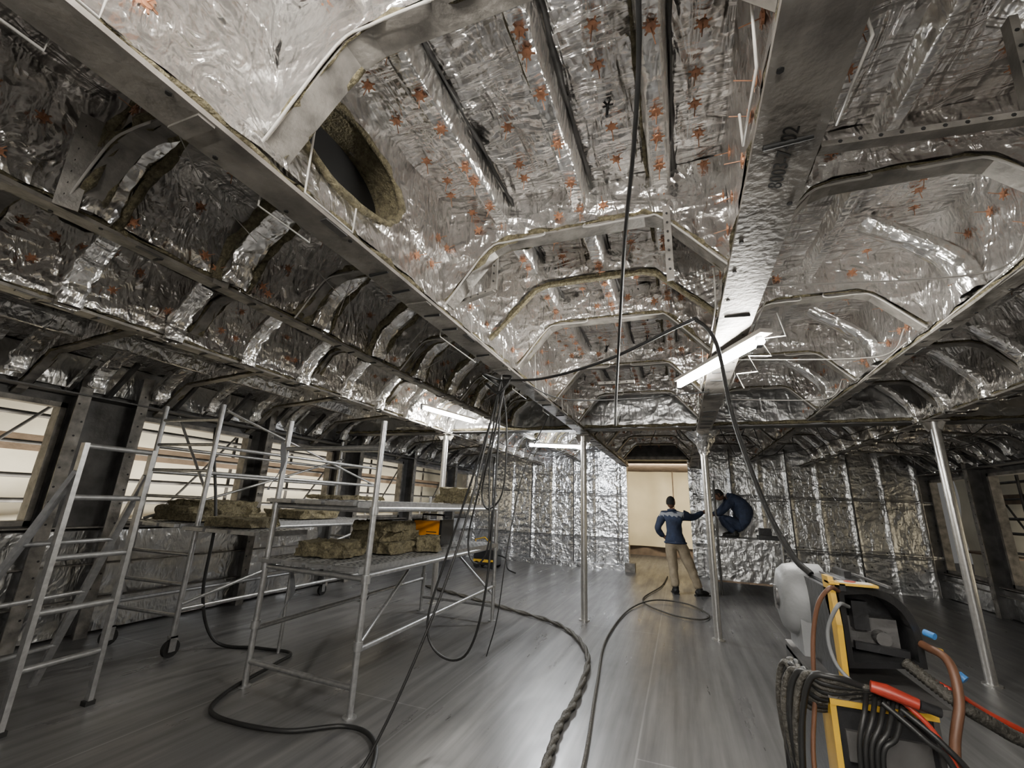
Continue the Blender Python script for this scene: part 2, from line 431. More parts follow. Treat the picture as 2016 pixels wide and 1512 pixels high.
# marking on the beam flange
cu=bpy.data.curves.new('beam_marking','FONT'); cu.body='8003-7402'; cu.size=.06; cu.extrude=.0006; cu.shear=.3
to=bpy.data.objects.new('beam_marking',cu); C.collection.objects.link(to)
to.matrix_world=Matrix(((0,-1,0,MBX[1]+.02),(-1,0,0,1.42),(0,0,-1,2.534),(0,0,0,1)))
cu.materials.append(M['ink'])

# ---------------------------------------------------------------- walls
WN=0
def wall_side(name,xw,s,wins,z0,z1,ya,yb):
    global WN
    mb=MB(); xa,xb=(xw-.12,xw) if s>0 else (xw,xw+.12)
    mb.box(xa,xb,ya,yb,-.1,z0,'dark_steel'); mb.box(xa,xb,ya,yb,z1,3.4,'dark_steel')
    edges=[ya]+[e for w in wins for e in w]+[yb]
    for i in range(0,len(edges),2): 
        a,b_=edges[i],edges[i+1]
        mb.box(xa,xb,a,b_,z0,z1,'dark_steel')
        for y in ((a+.04,b_-.04) if b_-a>.45 else ((a+b_)/2,)):
            mb.box(min(xw,xw+s*.2),max(xw,xw+s*.2),y-.008,y+.008,.0,2.75,'dark_steel')
            mb.box(min(xw+s*.2,xw+s*.212),max(xw+s*.2,xw+s*.212),y-.055,y+.055,.0,2.75,'painted_steel')
            for k in range(14):
                z=.3+k*.17+random.uniform(-.03,.03); xx=xw+s*.213; dy=random.choice((-.03,0,.03))
                mb.tube([(xx,y+dy,z),(xx+s*.002,y+dy,z)],.011,'ink',6)
            for z in (1.15,1.7,2.25):
                mb.prism([(0,z),(.19,z+.02),(.19,z+.12),(0,z+.2)],lambda a_,b2,t,y=y:Vector((xw+s*a_,y+.03+t*.008,b2)),'painted_steel')
    def f1(u,v): return Vector((xw+s*(.03+.05*rid(v*(yb-ya),u,2,1.5)),ya+v*(yb-ya),.02+u*(z0-.08)))
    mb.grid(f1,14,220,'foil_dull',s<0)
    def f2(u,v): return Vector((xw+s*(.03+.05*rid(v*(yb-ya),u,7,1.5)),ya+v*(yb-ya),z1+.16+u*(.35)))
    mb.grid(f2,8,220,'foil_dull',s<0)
    mb.box(min(xw,xw+s*.25),max(xw,xw+s*.25),ya,yb,z1+.08,z1+.095,'dark_steel')
    mb.box(min(xw,xw+s*.12),max(xw,xw+s*.12),ya,yb,z0-.03,z0-.015,'painted_steel')
    for z in (.35,.7):
        if z<z0-.1: mb.box(min(xw,xw+s*.14),max(xw,xw+s*.14),ya,yb,z,z+.012,'painted_steel')
    for k in range(int((yb-ya)/.35)):
        y=ya+.2+k*.35
        mb.beam((xw+s*.05,y,z1+.12),(xw+s*.45,y,z1+.5),.05,.04,'foil_tape' if k%2 else 'dark_steel',Vector((0,1,0)))
    mb.obj(name)
    for i,(a,b_) in enumerate(wins):
        w=MB(); x0,x1=(xw-.1,xw+.03) if s>0 else (xw-.03,xw+.1); t=.05
        w.box(x0,x1,a,a+t,z0,z1,'painted_steel'); w.box(x0,x1,b_-t,b_,z0,z1,'painted_steel')
        w.box(x0,x1,a,b_,z0,z0+t,'painted_steel'); w.box(x0,x1,a,b_,z1-t,z1,'painted_steel')
        WN+=1; w.obj('window_%d'%WN)
wall_side('wall_left',WL,1,[(-2.2,-.6),(-.2,1.0),(1.2,2.5),(3.12,4.68),(5.0,6.4),(7.0,8.65),(9.05,10.75),(11.1,12.0)],1.1,2.33,YB,12.7)
wall_side('wall_right',WR,-1,[(-1.5,.2),(.8,2.5),(3,4.6),(5.2,7.6),(8.1,10.0),(10.4,11.95)],.5,2.32,YB,12.7)

def foilwall(mb,x0,x1,z1,mat,amp,Y=YF,step=.6,z0=0):
    mb.box(x0,x1,Y+.03,Y+.18,z0,z1,'dark_steel')
    nx=max(4,int((x1-x0)/.04))
    def f(u,v):
        x=x0+u*(x1-x0); z=z0+v*(z1-z0)
        rib=max(0,1-abs(((x-x0)%step)-step/2)/.05)
        hr=max(0,1-abs((z%1.1)-.75)/.04)
        return Vector((x,Y-.04*rib-.03*hr-amp*rid(x,z,4,1.2),z))
    mb.grid(f,nx,70,mat,False)
    x=x0+.15
    while x<x1:
        z=.2
        while z<z1:
            if random.random()<.9:
                xx=x+random.uniform(-.02,.02); mb.tube([(xx,Y-.055,z),(xx,Y-.065,z)],.014,'ink',6)
            z+=.3
        x+=.3
    for x in (x0+step*(1.5+2*i) for i in range(int((x1-x0)/step/2))):
        mb.box(x-.012,x+.012,Y-.075,Y-.05,z0,z1-.3,'dark_steel')
    for z in (.75,1.85): mb.box(x0,x1,Y-.07,Y-.055,z-.006,z+.006,'dark_steel')
mb=MB()
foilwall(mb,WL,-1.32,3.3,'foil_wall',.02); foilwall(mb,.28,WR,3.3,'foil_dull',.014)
mb.box(-1.32,.28,YF-.02,YF+.18,2.75,3.4,'dark_steel')
mb.obj('wall_far')
mb=MB()
mb.box(-1.36,-1.28,YF-.12,YF+.2,0,2.8,'foil_wall'); mb.box(.22,.3,YF-.12,YF+.2,0,2.8,'foil_wall'); mb.box(-1.36,.3,YF-.12,YF+.2,2.74,2.82,'painted_steel')
mb.obj('door_1')
mb=MB(); mb.box(WL+.2,-1.36,YF-.22,YF-.1,0,.12,'foil_wall'); mb.box(-1.36,-1.12,YF-.35,YF-.1,.0,.2,'painted_steel')
mb.obj('baseboard_far')
mb=MB(); mb.box(WL-.1,WR+.1,YB-.15,YB,0,3.4,'dark_steel')
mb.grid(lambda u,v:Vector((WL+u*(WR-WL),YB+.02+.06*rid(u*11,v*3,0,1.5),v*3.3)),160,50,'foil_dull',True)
mb.obj('wall_back')

# annex beyond doorway
mb=MB()
mb.box(-4,-3.9,YF+.2,17,0,3.2,'dark_steel'); mb.box(3.9,4,YF+.2,17,0,3.2,'dark_steel')
mb.box(-4,4,16.2,16.4,0,.7,'brown_board'); mb.box(-4,4,YF+.2,17,3.0,3.1,'dark_steel')
for k in range(8): mb.box(-4,4,12.5+k*.5,12.56+k*.5,2.75,3.0,'brown_board')
mb.obj('annex_wall')
mb=MB()
mb.grid(lambda u,v:Vector((-3.8+u*7.6,16.05+.08*math.sin(u*40)+.06*noise.noise(Vector((u*12,v*4,0))),.3+v*2.45)),120,20,'tarp_yellow')
mb.obj('annex_tarpaulin')
mb=MB()
for x in (-1.9,-.2,1.2): mb.tube([(x,15.7,0),(x,15.7,2.75)],.02,'brown_board',8)
mb.obj('annex_scaffold_pole')

# tarpaulins outside the windows
for x,s in ((-8.6,1),(7.6,-1)):
    mb=MB()
    mb.grid(lambda u,v:Vector((x+.25*noise.noise(Vector((u*14,v*3,s)))+.05*math.sin(u*90),-5+u*22,-.12+v*4.6)),260,30,'tarp')
    mb.obj('tarpaulin')
    mb=MB(); xs=x+s*1.0
    for z in (.9,1.3,1.6,2.0,2.35): mb.tube([(xs,-4,z),(xs,14,z)],.03,'dark_steel',8)
    for k in range(14): mb.tube([(xs-.06,-3.4+k*1.3,-.12),(xs-.06,-3.4+k*1.3,3.6)],.028,'dark_steel',8)
    for k in range(0,13,2): mb.tube([(xs+.06,-3.4+k*1.3,.9),(xs+.06,-3.4+(k+1)*1.3,2.6)],.02,'dark_steel',8)
    mb.box(xs-.5,xs-.1,-4,14,.82,.86,'brown_board'); mb.box(xs-.02,xs+.02,-4,14,1.9,2.1,'brown_board')
    mb.obj('outdoor_scaffolding')

# ---------------------------------------------------------------- posts
def post(x,y,h,fun=False):
    mb=MB()
    mb.tube([(x,y,.012),(x,y,h)],.045,'stainless',20)
    mb.tube([(x,y,0),(x,y,.014)],.075,'stainless',20)
    mb.box(x-.1,x+.1,y-.1,y+.1,h-.0,h+.014,'painted_steel')
    if fun:
        P=dens([(x,y,h-.28),(x,y,h+.03)],.06); mb.tube(P,[.05+.13*(i/(len(P)-1))**1.3 for i in range(len(P))],'foil_tape',16,.3)
        mb.tube(dens([(x,y,h-.2),(x+.0,y-.25,h+.0)],.06),.06,'foil_tape',10,.5)
    for a in range(4):
        an=a*math.pi/2+.4; d=Vector((math.cos(an),math.sin(an),0))
        mb.beam(Vector((x,y,h-.08))+d*.05,Vector((x,y,h-.0))+d*.1,.01,.07,'painted_steel')
    mb.obj('steel_post',center=True)
post(-1.32,6.5,2.53); post(.34,6.42,2.51,True); post(2.7,6.1,2.56); post(-3.58,6.3,2.56)

# ---------------------------------------------------------------- lamps
def lamp(a,b_,mat='tube_glow',hang=.12,name='fluorescent_light'):
    a=Vector(a);b_=Vector(b_); mb=MB(); d=(b_-a).normalized(); up=Vector((0,0,1))
    mb.tube([a,b_],.019,mat,12)
    mb.beam(a-d*.05+up*.045,b_+d*.05+up*.045,.07,.025,'white_rod')
    for p in (a,b_): mb.beam(p-d*.03+up*-.025,p-d*.03+up*.06,.03,.05,'grey_plastic')
    for t in (.15,.85):
        p=a.lerp(b_,t); mb.tube([p+up*.06,p+up*(.06+hang)],.006,'galvanised',6)
    return mb.obj(name,center=True)
lamp((.06,3.66,2.49),(.49,2.65,2.45),hang=.0)
mb=MB(); mb.tube([(.55,2.5+.0,2.55),(.6,2.6,2.45),(.5,2.75,2.5),(.57,2.85,2.42),(.47,3.0,2.48),(.53,3.1,2.4),(.43,3.3,2.45),(.48,3.4,2.37)],.004,'white_rod',6)
mb.obj('ceiling_zigzag_rod')
lamp((-2.56,7.7,2.56),(-1.58,8.06,2.56),'tube_glow_cool')
lamp((-3.35,5.2,2.76),(-3.0,6.1,2.72),'tube_glow')
lamp((-.95,-.2,2.78),(.05,-.2,2.78),'tube_glow_fill')  # unseen lamp behind the camera, added to brighten the centre ceiling bay
lamp((-.6,-1.3,2.2),(.6,-1.3,2.2),'tube_glow_fill',.8)  # unseen lower fill lamp, added so the girder flanges catch light

# ---------------------------------------------------------------- scaffold towers
def stube(mb,a,b_,r=.024): mb.tube([a,b_],r,'galvanised',10)
def coupler(mb,p): 
    mb.tube([Vector(p)-Vector((0,0,.03)),Vector(p)+Vector((0,0,.03))],.036,'galvanised',10)
def castor(mb,x,y):
    mb.tube([(x-.02,y,.075),(x+.02,y,.075)],.075,'rubber',16); mb.tube([(x-.024,y,.075),(x+.024,y,.075)],.03,'galvanised',10)
    mb.box(x-.03,x-.024,y-.03,y+.03,.05,.18,'galvanised'); mb.box(x+.024,x+.03,y-.03,y+.03,.05,.18,'galvanised'); mb.box(x-.03,x+.03,y-.03,y+.03,.165,.18,'galvanised')
def plank(mb,x0,x1,y0,y1,z,n):
    w=(x1-x0)/n
    for i in range(n):
        a=x0+i*w
        mb.box(a+.006,a+w-.006,y0,y1,z-.008,z,'deck_grate')
        mb.box(a+.004,a+.012,y0,y1,z-.045,z+.004,'galvanised'); mb.box(a+w-.012,a+w-.004,y0,y1,z-.045,z+.004,'galvanised')
        k=0; y=y0+.05
        while y<y1-.03:
            for j in range(4):
                xx=a+w*(j+.5+(.25 if k%2 else -.0))/4.3+.01; mb.box(xx-.012,xx+.012,y-.006,y+.006,z,z+.0015,'ink')
            y+=.055; k+=1
        mb.box(a+.02,a+w-.02,y0-.05,y0,z-.03,z-.0,'galvanised')
mb=MB()
N=[(-2.27,2.95,2.12),(-3.36,3.0,2.16)]; Fp=[(-2.41,5.84,1.5),(-3.5,5.84,1.55)]
for x,y,h in N+Fp:
    stube(mb,(x,y,0),(x,y,h)); mb.tube([(x,y,0),(x,y,.008)],.05,'galvanised',12)
    for z in (.45,.9,1.4): coupler(mb,(x,y,z))
mb.tube([(-3.77,3.69,0),(-3.77,3.69,.92)],.018,'galvanised',8)
for P in (N,Fp):
    for z in (.18,.9,1.4)+((1.9,) if P is N else ()): stube(mb,(P[0][0],P[0][1],z),(P[1][0],P[1][1],z),.02)
for a,b_ in zip(N,Fp):
    for z in (.42,.92,1.41): stube(mb,(a[0],a[1],z),(b_[0],b_[1],z),.02)
stube(mb,(-2.27,2.95,.45),(-3.5,5.84,.9),.016); stube(mb,(-2.4,5.84,.3),(-3.5,5.84,1.2),.016)
plank(mb,-3.4,-2.36,2.98,5.82,.97,4)
plank(mb,-3.43,-2.45,2.98,5.82,1.46,3)
mb.obj('scaffold_tower',center=True)
mb=MB()
Q=[(-5.35,3.08),(-4.52,3.14),(-4.52,5.9),(-5.35,5.9)]
for x,y in Q:
    stube(mb,(x,y,.17),(x,y,2.4)); castor(mb,x,y)
for a,b_ in ((0,1),(2,3)):
    for k in range(8):
        z=.35+k*.27; stube(mb,(Q[a][0],Q[a][1],z),(Q[b_][0],Q[b_][1],z),.017)
for a,b_ in ((1,2),(0,3)):
    for z in (.4,1.12,1.68,1.95): stube(mb,(Q[a][0],Q[a][1],z),(Q[b_][0],Q[b_][1],z),.02)
stube(mb,(-4.5,3.14,.45),(-4.5,5.9,1.1),.016); stube(mb,(-5.3,3.1,1.2),(-5.3,5.9,2.1),.016)
stube(mb,(-4.54,3.2,2.35),(-4.54,5.8,1.7),.014); stube(mb,(-5.3,3.2,2.3),(-4.6,3.2,1.5),.014)
plank(mb,-5.33,-4.55,3.0,5.88,1.18,3)
plank(mb,-4.55,-3.55,3.05,3.6,1.16,3)
mb.obj('wheeled_scaffold_tower',center=True)
mb=MB()
A,B=(-3.98,1.83),(-4.03,2.3)
for i,(x,y) in enumerate((A,B)):
    mb.beam((x,y,.02),(x,y,1.8),.05,.03,'galvanised'); mb.box(x-.03,x+.03,y-.03,y+.03,0,.03,'rubber')
for z in (.35,.68,1.02,1.42,1.78): stube(mb,(A[0],A[1],z),(B[0],B[1],z),.02)
mb.beam((-3.98,1.83,1.6),(-4.5,1.5,.0),.05,.03,'galvanised')
mb.beam((-4.03,2.3,1.6),(-4.75,2.3,.0),.05,.03,'galvanised')
for z in (.3,.7,1.1): stube(mb,(-4.5+.325*z,1.5+.2*z,z),(-4.75+.45*z,2.3,z),.016)
mb.obj('step_ladder',center=True)

def slabs(name,lst):
    mb=MB()
    for (cx,cy,cz,sx,sy,sz,rz) in lst:
        Mx=Matrix.Translation((cx,cy,cz))@Matrix.Rotation(rz,4,'Z')
        n=14
        for ax in range(3):
            for sg in (-1,1):
                def f(u,v,ax=ax,sg=sg):
                    c=[0,0,0]; o=[i for i in range(3) if i!=ax]
                    c[ax]=sg*.5; c[o[0]]=u-.5; c[o[1]]=v-.5
                    p=Vector((c[0]*sx,c[1]*sy,(c[2]+.5)*sz)); w=Mx@p
                    d=Vector((noise.noise(w*14),noise.noise(w*14+Vector((9,0,0))),noise.noise(w*14+Vector((0,9,0)))*(0 if c[2]<-.49 else 1)*.5))*.045
                    return w+d
                mb.grid(f,n,n,'rockwool',(sg<0)^(ax==1),False)
    return mb.obj(name,center=True)
slabs('mineral_wool_slabs',[(-3.0,3.35,.985,.5,.35,.06,.2),(-3.02,3.36,1.045,.44,.33,.06,.3),(-2.85,4.0,.985,.5,.6,.1,.1),(-2.9,4.0,1.09,.42,.55,.1,-.1),(-2.88,3.95,1.19,.46,.5,.08,.2),(-2.55,4.3,.985,.22,.3,.14,.5)])
slabs('mineral_wool_slabs',[(-4.95,3.6,1.195,.6,.9,.07,.05),(-4.95,3.55,1.265,.56,.8,.07,-.08),(-4.95,3.6,1.335,.5,.7,.06,.1),(-4.95,4.9,1.195,.6,.8,.1,.1)])
slabs('mineral_wool_slabs',[(-4.1,3.32,1.175,.5,.4,.08,.2)])
slabs('mineral_wool_slabs',[(-2.8,5.3,1.475,.4,.4,.1,.1),(-2.8,5.3,1.575,.35,.35,.09,.3)])
slabs('mineral_wool_slabs',[(-3.1,3.6,1.475,.4,.7,.03,.1)])
mb=MB(); x,y,z=-2.9,4.95,.985
mb.box(x-.2,x+.2,y-.14,y+.14,z+.02,z+.27,'orange'); mb.box(x-.21,x-.18,y-.15,y+.15,z,z+.29,'black_plastic'); mb.box(x+.18,x+.21,y-.15,y+.15,z,z+.29,'black_plastic')
mb.tube([(x-.15,y,z+.27),(x-.15,y,z+.34),(x+.15,y,z+.34),(x+.15,y,z+.27)],.012,'black_plastic',8)
for k in range(3): mb.box(x+.0,x+.14,y-.145,y-.138,z+.08+k*.03,z+.09+k*.03,'black_plastic')
mb.obj('portable_welder',center=True)
mb=MB(); x,y=-4.4,10.2
mb.box(x-.28,x+.28,y-.18,y+.18,.08,.42,'black_plastic'); mb.box(x-.29,x+.29,y-.19,y-.17,.14,.2,'yellow'); mb.tube([(x-.25,y,.4),(x-.35,y,.62),(x-.1,y,.68),(x+.2,y,.45)],.018,'yellow',8)
for sx in (-.2,.2):
    for sy in (-.17,.17): mb.tube([(x+sx,y+sy-.02,.08),(x+sx,y+sy+.02,.08)],.08,'rubber',14)
mb.tube(sm([(x+.25,y,.3),(x+.5,y-.1,.25),(x+.6,y-.2,.05),(x+.9,y-.5,.02)]),.015,'rubber',8)
mb.obj('wheeled_welder',center=True)
mb=MB()
for (x,y,z) in ((-3.36,2.96,1.95),(-3.72,3.66,.75)):
    mb.grid(lambda u,v:Vector((x+.05*math.sin(v*5)+u*(.04+.03*math.sin(v*6)),y-.03-.03*math.sin(v*7),z-v*.42)),2,12,'grey_cloth')
mb.obj('torn_sheet_strip',center=True)

# ---------------------------------------------------------------- cables
def cable(name,pts,r,mat='rubber',k=10,n=8,rag=0):
    mb=MB(); mb.tube(sm(pts,k),r,mat,n,rag); return mb.obj(name,center=True)
z1=.02
mbx=MB()
P=sm([(-4.3,7.3,.03),(-3.45,6.94,.03),(-2.52,6.5,.03),(-1.54,5.98,.03),(-1.01,5.09,.03),(-.87,4.05,.03),(-.87,3.42,.03),(-.83,2.96,.03),(-.8,2.3,.03),(-.75,1.5,.03)],22)
for k in range(2):
    mbx.tube([p+Vector((math.cos(i*.45+k*math.pi)*.012,math.sin(i*.45+k*math.pi)*.008,math.sin(i*.45+k*math.pi)*.008)) for i,p in enumerate(P)],.018,'hose_wrap',8,.2)
mbx.obj('twisted_hose')
cable('floor_cable',[(-.37,11.4,z1),(-.45,9.9,z1),(-.69,8.3,z1),(-.3,7.5,z1),(.15,7.3,z1),(.3,7.7,z1),(.0,8.3,z1+.01),(-.5,8.25,z1+.02),(-.82,7.4,z1),(-.9,5.73,z1),(-.77,4.33,z1),(-.63,3.06,z1),(-.6,2.2,z1)],.011,'hose_wrap')
cable('floor_cable',[(-4.55,3.12,2.15),(-4.6,3.2,1.9),(-4.5,3.3,1.2),(-4.52,3.35,.5),(-4.43,3.51,.06),(-4.0,3.65,z1),(-3.62,3.69,z1),(-3.5,3.4,z1),(-3.35,2.85,z1),(-3.1,2.55,z1),(-2.52,2.58,z1),(-2.2,2.8,z1),(-1.96,2.78,z1),(-1.75,2.55,z1),(-1.5,2.0,z1)],.015)
H=(-1.36,3.25,2.5)
mb=MB()
mb.tube([(-1.36,3.25,2.55),(-1.36,3.25,2.42)],.008,'galvanised',6)
def ct(pts,r=.009,k=8): mb.tube(sm(pts,k),r,'rubber',7)
ct([H,(-1.4,3.2,2.2),(-1.5,3.0,1.3),(-1.62,2.75,.6),(-1.79,2.51,.02),(-1.85,2.3,.015)])
ct([H,(-1.45,3.25,2.1),(-1.75,3.25,1.1),(-1.85,3.2,.6),(-1.72,3.2,.4),(-1.5,3.2,.45),(-1.38,3.2,.9),(-1.35,3.22,1.8),H])
ct([(-1.3,3.2,2.45),(-1.38,3.2,2.0),(-1.48,3.25,1.6),(-1.42,3.25,1.45),(-1.3,3.25,1.6),(-1.28,3.22,2.1),H],.007)
ct([H,(-1.42,3.2,1.9),(-1.55,3.2,1.25),(-1.48,3.2,1.05),(-1.38,3.2,1.2),(-1.4,3.2,1.8),(-1.33,3.22,2.4)],.007)
ct([(-1.5,3.25,2.48),(-1.36,3.2,2.38),(-1.25,3.2,2.5),(-1.34,3.25,2.54)],.012)
mb.tube(sm([H,(-1.46,3.1,2.52),(-1.44,3.4,2.5)],8),.012,'rubber',7)
mb.obj('hanging_cable_bundle')
cable('overhead_cable',[(-1.34,3.25,2.5),(-.9,3.0,2.42),(-.4,2.8,2.46),(.08,2.6,2.58),(.16,2.58,2.58),(.24,2.5,2.4),(.27,2.35,1.95),(.33,2.15,1.55),(.38,2.0,1.36),(.42,1.93,1.3)],.011)
cable('overhead_cable',[(-.02,.3,3.0),(-.03,1.0,2.98),(-.08,1.39,2.88),(-.17,1.84,2.75),(-.25,2.3,2.6),(-.32,2.7,2.45),(-.36,2.85,2.2),(-.37,2.87,2.02)],.009)
cable('overhead_cable',[(-1.2,3.3,2.5),(-.9,3.6,2.4),(-.3,3.9,2.45),(.3,4.1,2.53)],.006)
cable('overhead_cable',[(-1.5,5.2,2.6),(-1.7,4.9,1.9),(-1.75,4.6,1.1),(-1.8,4.5,.4),(-1.9,4.5,.02)],.006)

# ---------------------------------------------------------------- wire feeder + power source
emp=bpy.data.objects.new('wire_feed_welder',None); emp.location=(.5,1.84,0); C.collection.objects.link(emp)
def ch(mb,name):
    ob=mb.obj(name); ob.location=(-.5,-1.7,0); ob.parent=emp
mb=MB()
mb.box(.365,.575,1.47,2.0,.2,1.0,'black_plastic'); 
mb.box(.352,.366,1.46,1.56,.2,1.02,'yellow'); mb.box(.352,.366,1.56,2.01,.2,1.02,'black_plastic'); mb.box(.574,.586,1.46,2.01,.2,1.02,'dark_steel')
mb.box(.352,.586,1.455,1.47,1.006,1.02,'yellow'); mb.box(.352,.586,1.46,2.0,1.005,1.02,'black_plastic')
mb.box(.38,.56,1.458,1.47,.88,.95,'dark_steel')
for k in range(6): mb.box(.39,.55,1.462,1.468,.5+k*.05,.52+k*.05,'grey_plastic')
mb.box(.34,.6,1.42,2.1,.12,.2,'dark_steel')
ch(mb,'power_source')
mb=MB()
for x in (.34,.6):
    for y in (1.5,2.0): mb.tube([(x-.025,y,.09),(x+.025,y,.09)],.09,'rubber',18); mb.tube([(x-.03,y,.09),(x+.03,y,.09)],.04,'grey_plastic',12)
ch(mb,'wheels')
def arcprof(x0,x1,zb,zt,r,n=7):
    p=[(x0,zb),(x0,zt),(x1-r,zt+.004)]
    for i in range(1,n+1):
        a=math.pi/2*(1-i/n); p.append((x1-r+r*math.cos(a),zt-r+r*math.sin(a)))
    p.append((x1,zb)); return p
mb=MB()
hood=arcprof(.42,.635,1.09,1.3,.13); hin=arcprof(.435,.615,1.105,1.28,.115)
mb.prism(hood,lambda a,b_,t:Vector((a,1.72+t*.14,b_)),'black_plastic',False)
n=len(hood)
def yf(a,b_): return 1.50+.10*(a-.42)/.215
vs=[Vector((a,yf(a,b_),b_)) for a,b_ in hood]+[Vector((a,yf(a,b_),b_)) for a,b_ in hin]+[Vector((a,1.72,b_)) for a,b_ in hood]+[Vector((a,1.71,b_)) for a,b_ in hin]
mb.add(vs,[(i,(i+1)%n,n+(i+1)%n,n+i) for i in range(n)]+[(i,2*n+i,2*n+(i+1)%n,(i+1)%n) for i in range(n)]+[(n+i,n+(i+1)%n,3*n+(i+1)%n,3*n+i) for i in range(n)],'black_plastic')
mb.box(.425,.44,1.5,1.55,1.29,1.31,'black_plastic'); mb.box(.5,.52,1.72,1.85,1.303,1.325,'black_plastic')
for a_ in (.46,.56): mb.beam((a_,1.54,1.306),(a_,1.84,1.306),.008,.006,'dark_steel')
ch(mb,'feeder_hood')
mb=MB()
mb.prism([(1.5,1.03),(1.49,1.2),(1.52,1.325),(1.58,1.325),(1.57,1.25),(1.54,1.2),(1.54,1.03)],lambda a,b_,t:Vector((.402+t*.014,a,b_)),'yellow')
mb.box(.402,.52,1.5,1.56,1.306,1.312,'yellow'); mb.box(.43,.51,1.51,1.55,1.312,1.314,'paper'); mb.tube([(.46,1.53,1.314),(.46,1.53,1.316)],.015,'red',14)
mb.box(.35,.62,1.46,2.0,1.02,1.035,'dark_steel'); mb.box(.402,.416,1.54,1.86,1.03,1.29,'black_plastic')
ch(mb,'yellow_side_frame')
mb=MB()
prof=[(.325,.02),(.327,.07),(.335,.1),(.355,.118),(.39,.125),(.47,.125)]
mb.tube([(a,1.9,1.2) for a,r_ in prof],[r_ for a,r_ in prof],'grey_plastic',32)
mb.tube([(.317,1.9,1.2),(.33,1.9,1.2)],.03,'dark_steel',14); mb.box(.315,.322,1.89,1.91,1.16,1.24,'dark_steel')
mb.box(.37,.47,1.79,1.99,1.035,1.2,'grey_plastic')
for k in range(6):
    an=k*math.pi/3; mb.beam((.333,1.9+.035*math.cos(an),1.2+.035*math.sin(an)),(.344,1.9+.1*math.cos(an),1.2+.1*math.sin(an)),.012,.01,'dark_steel')
ch(mb,'spool_cover')
mb=MB()
mb.box(.46,.6,1.66,1.7,1.11,1.2,'dark_steel'); mb.box(.48,.52,1.62,1.66,1.17,1.25,'black_plastic'); mb.tube([(.55,1.62,1.15),(.55,1.66,1.15)],.02,'dark_steel',12)
mb.beam((.47,1.61,1.13),(.6,1.61,1.12),.02,.02,'black_plastic')
mb.tube([(.44,1.42,1.075),(.47,1.415,1.07),(.53,1.40,1.055)],[.014,.017,.013],'red',12); mb.tube([(.53,1.40,1.055),(.57,1.40,1.045)],.012,'black_plastic',12)
mb.tube([(.635,1.58,1.19),(.65,1.56,1.185)],.009,'blue',10); mb.tube([(.68,1.55,1.1),(.69,1.54,1.09)],.011,'blue',10)
mb.tube([(.64,1.57,1.15),(.655,1.55,1.15)],.008,'yellow',10)
ch(mb,'drive_and_connectors')
mb=MB()
def hz(pts,r,mat='rubber',rag=0): mb.tube(sm(pts,10),r,mat,10,rag)
hz([(.42,1.5,1.29),(.39,1.46,1.3),(.36,1.48,1.25),(.34,1.5,1.15),(.325,1.5,1.0),(.3,1.48,.8),(.33,1.4,.45),(.25,1.3,.05)],.006,'brown_hose')
for k in range(10):
    hz([(.44+.008*k,1.45,1.06),(.36-.005*k,1.43+.01*k,1.08-.012*k),(.31-.012*(k%4),1.45+.02*k,1.06),(.28-.01*(k%4),1.47+.02*k,.93),(.265+.006*(k%4),1.47+.02*k,.72),(.28+.005*k,1.45+.02*k,.5),(.33,1.45,.35)],.0085,'hose_wrap' if k%2 else 'rubber',.2)
for k in range(5):
    hz([(.44+.02*k,1.46,1.05),(.41+.015*k,1.39,1.02-.01*k),(.385+.012*k,1.38,.94),(.39+.01*k,1.4,.8),(.41,1.42,.6)],.006,'rubber')
hz([(.46,1.42,1.04),(.52,1.38,.99),(.57,1.38,.93),(.6,1.4,.7)],.007,'rubber')
hz([(.5,1.43,1.03),(.56,1.39,.98),(.61,1.39,.9),(.62,1.42,.7)],.007,'rubber')
hz([(.48,1.43,1.07),(.55,1.4,1.0),(.59,1.4,.88),(.58,1.42,.7)],.006,'red')
hz([(.62,1.57,1.16),(.645,1.5,1.14),(.635,1.46,1.06),(.6,1.44,.96),(.58,1.43,.8)],.011,'brown_hose')
hz([(.58,1.56,1.09),(.64,1.5,1.07),(.72,1.54,1.02),(.85,1.58,.95),(1.0,1.64,.8),(1.15,1.7,.4),(1.25,1.8,.03),(1.15,2.5,.03)],.008,'red')
hp=sm([(.57,1.56,1.11),(.64,1.48,1.05),(.74,1.52,.99),(.88,1.58,.9),(1.02,1.64,.6),(1.12,1.75,.03),(1.2,2.6,.03)],26)
mb.tube(hp,[.013+.004*(i%2) for i in range(len(hp))],'hose_wrap',10)
hz([(.44,1.5,1.25),(.40,1.44,1.26),(.375,1.48,1.18),(.385,1.48,1.1),(.43,1.45,1.05)],.005,'grey_plastic')
ch(mb,'cable_loom')

# ---------------------------------------------------------------- bench / low platform near worker
mb=MB()
x0,x1,y0,y1=.5,1.75,9.75,10.5
mb.box(x0,x1,y0,y1,.98,1.02,'foil_dull'); 
for x in (x0+.03,x1-.03):
    for y in (y0+.03,y1-.03): mb.tube([(x,y,0),(x,y,1.0)],.022,'galvanised',8)
mb.grid(lambda u,v:Vector((x0+.05+u*(x1-x0-.1),y0+.02+.03*rid(u*3,v*2,3,2),.25+v*.72)),40,20,'foil_dull')
mb.box(x0,x1,y0+.02,y1,.22,.25,'brown_board')
mb.tube([(x0,y0-.05,0),(x0,y0-.05,1.95)],.02,'galvanised',8); mb.tube([(x0,y0-.05,1.9),(x0,y0+.4,1.9)],.018,'galvanised',8); mb.tube([(x0+.14,y0-.05,0),(x0+.14,y0-.05,2.1)],.02,'dark_steel',8)
for (a,b_,c,d,h) in ((1.35,1.7,9.8,10.0,.08),(1.45,1.65,10.2,10.4,.2)): mb.box(a,b_,c,d,1.02,1.02+h,'black_plastic')
mb.obj('workbench',center=True)

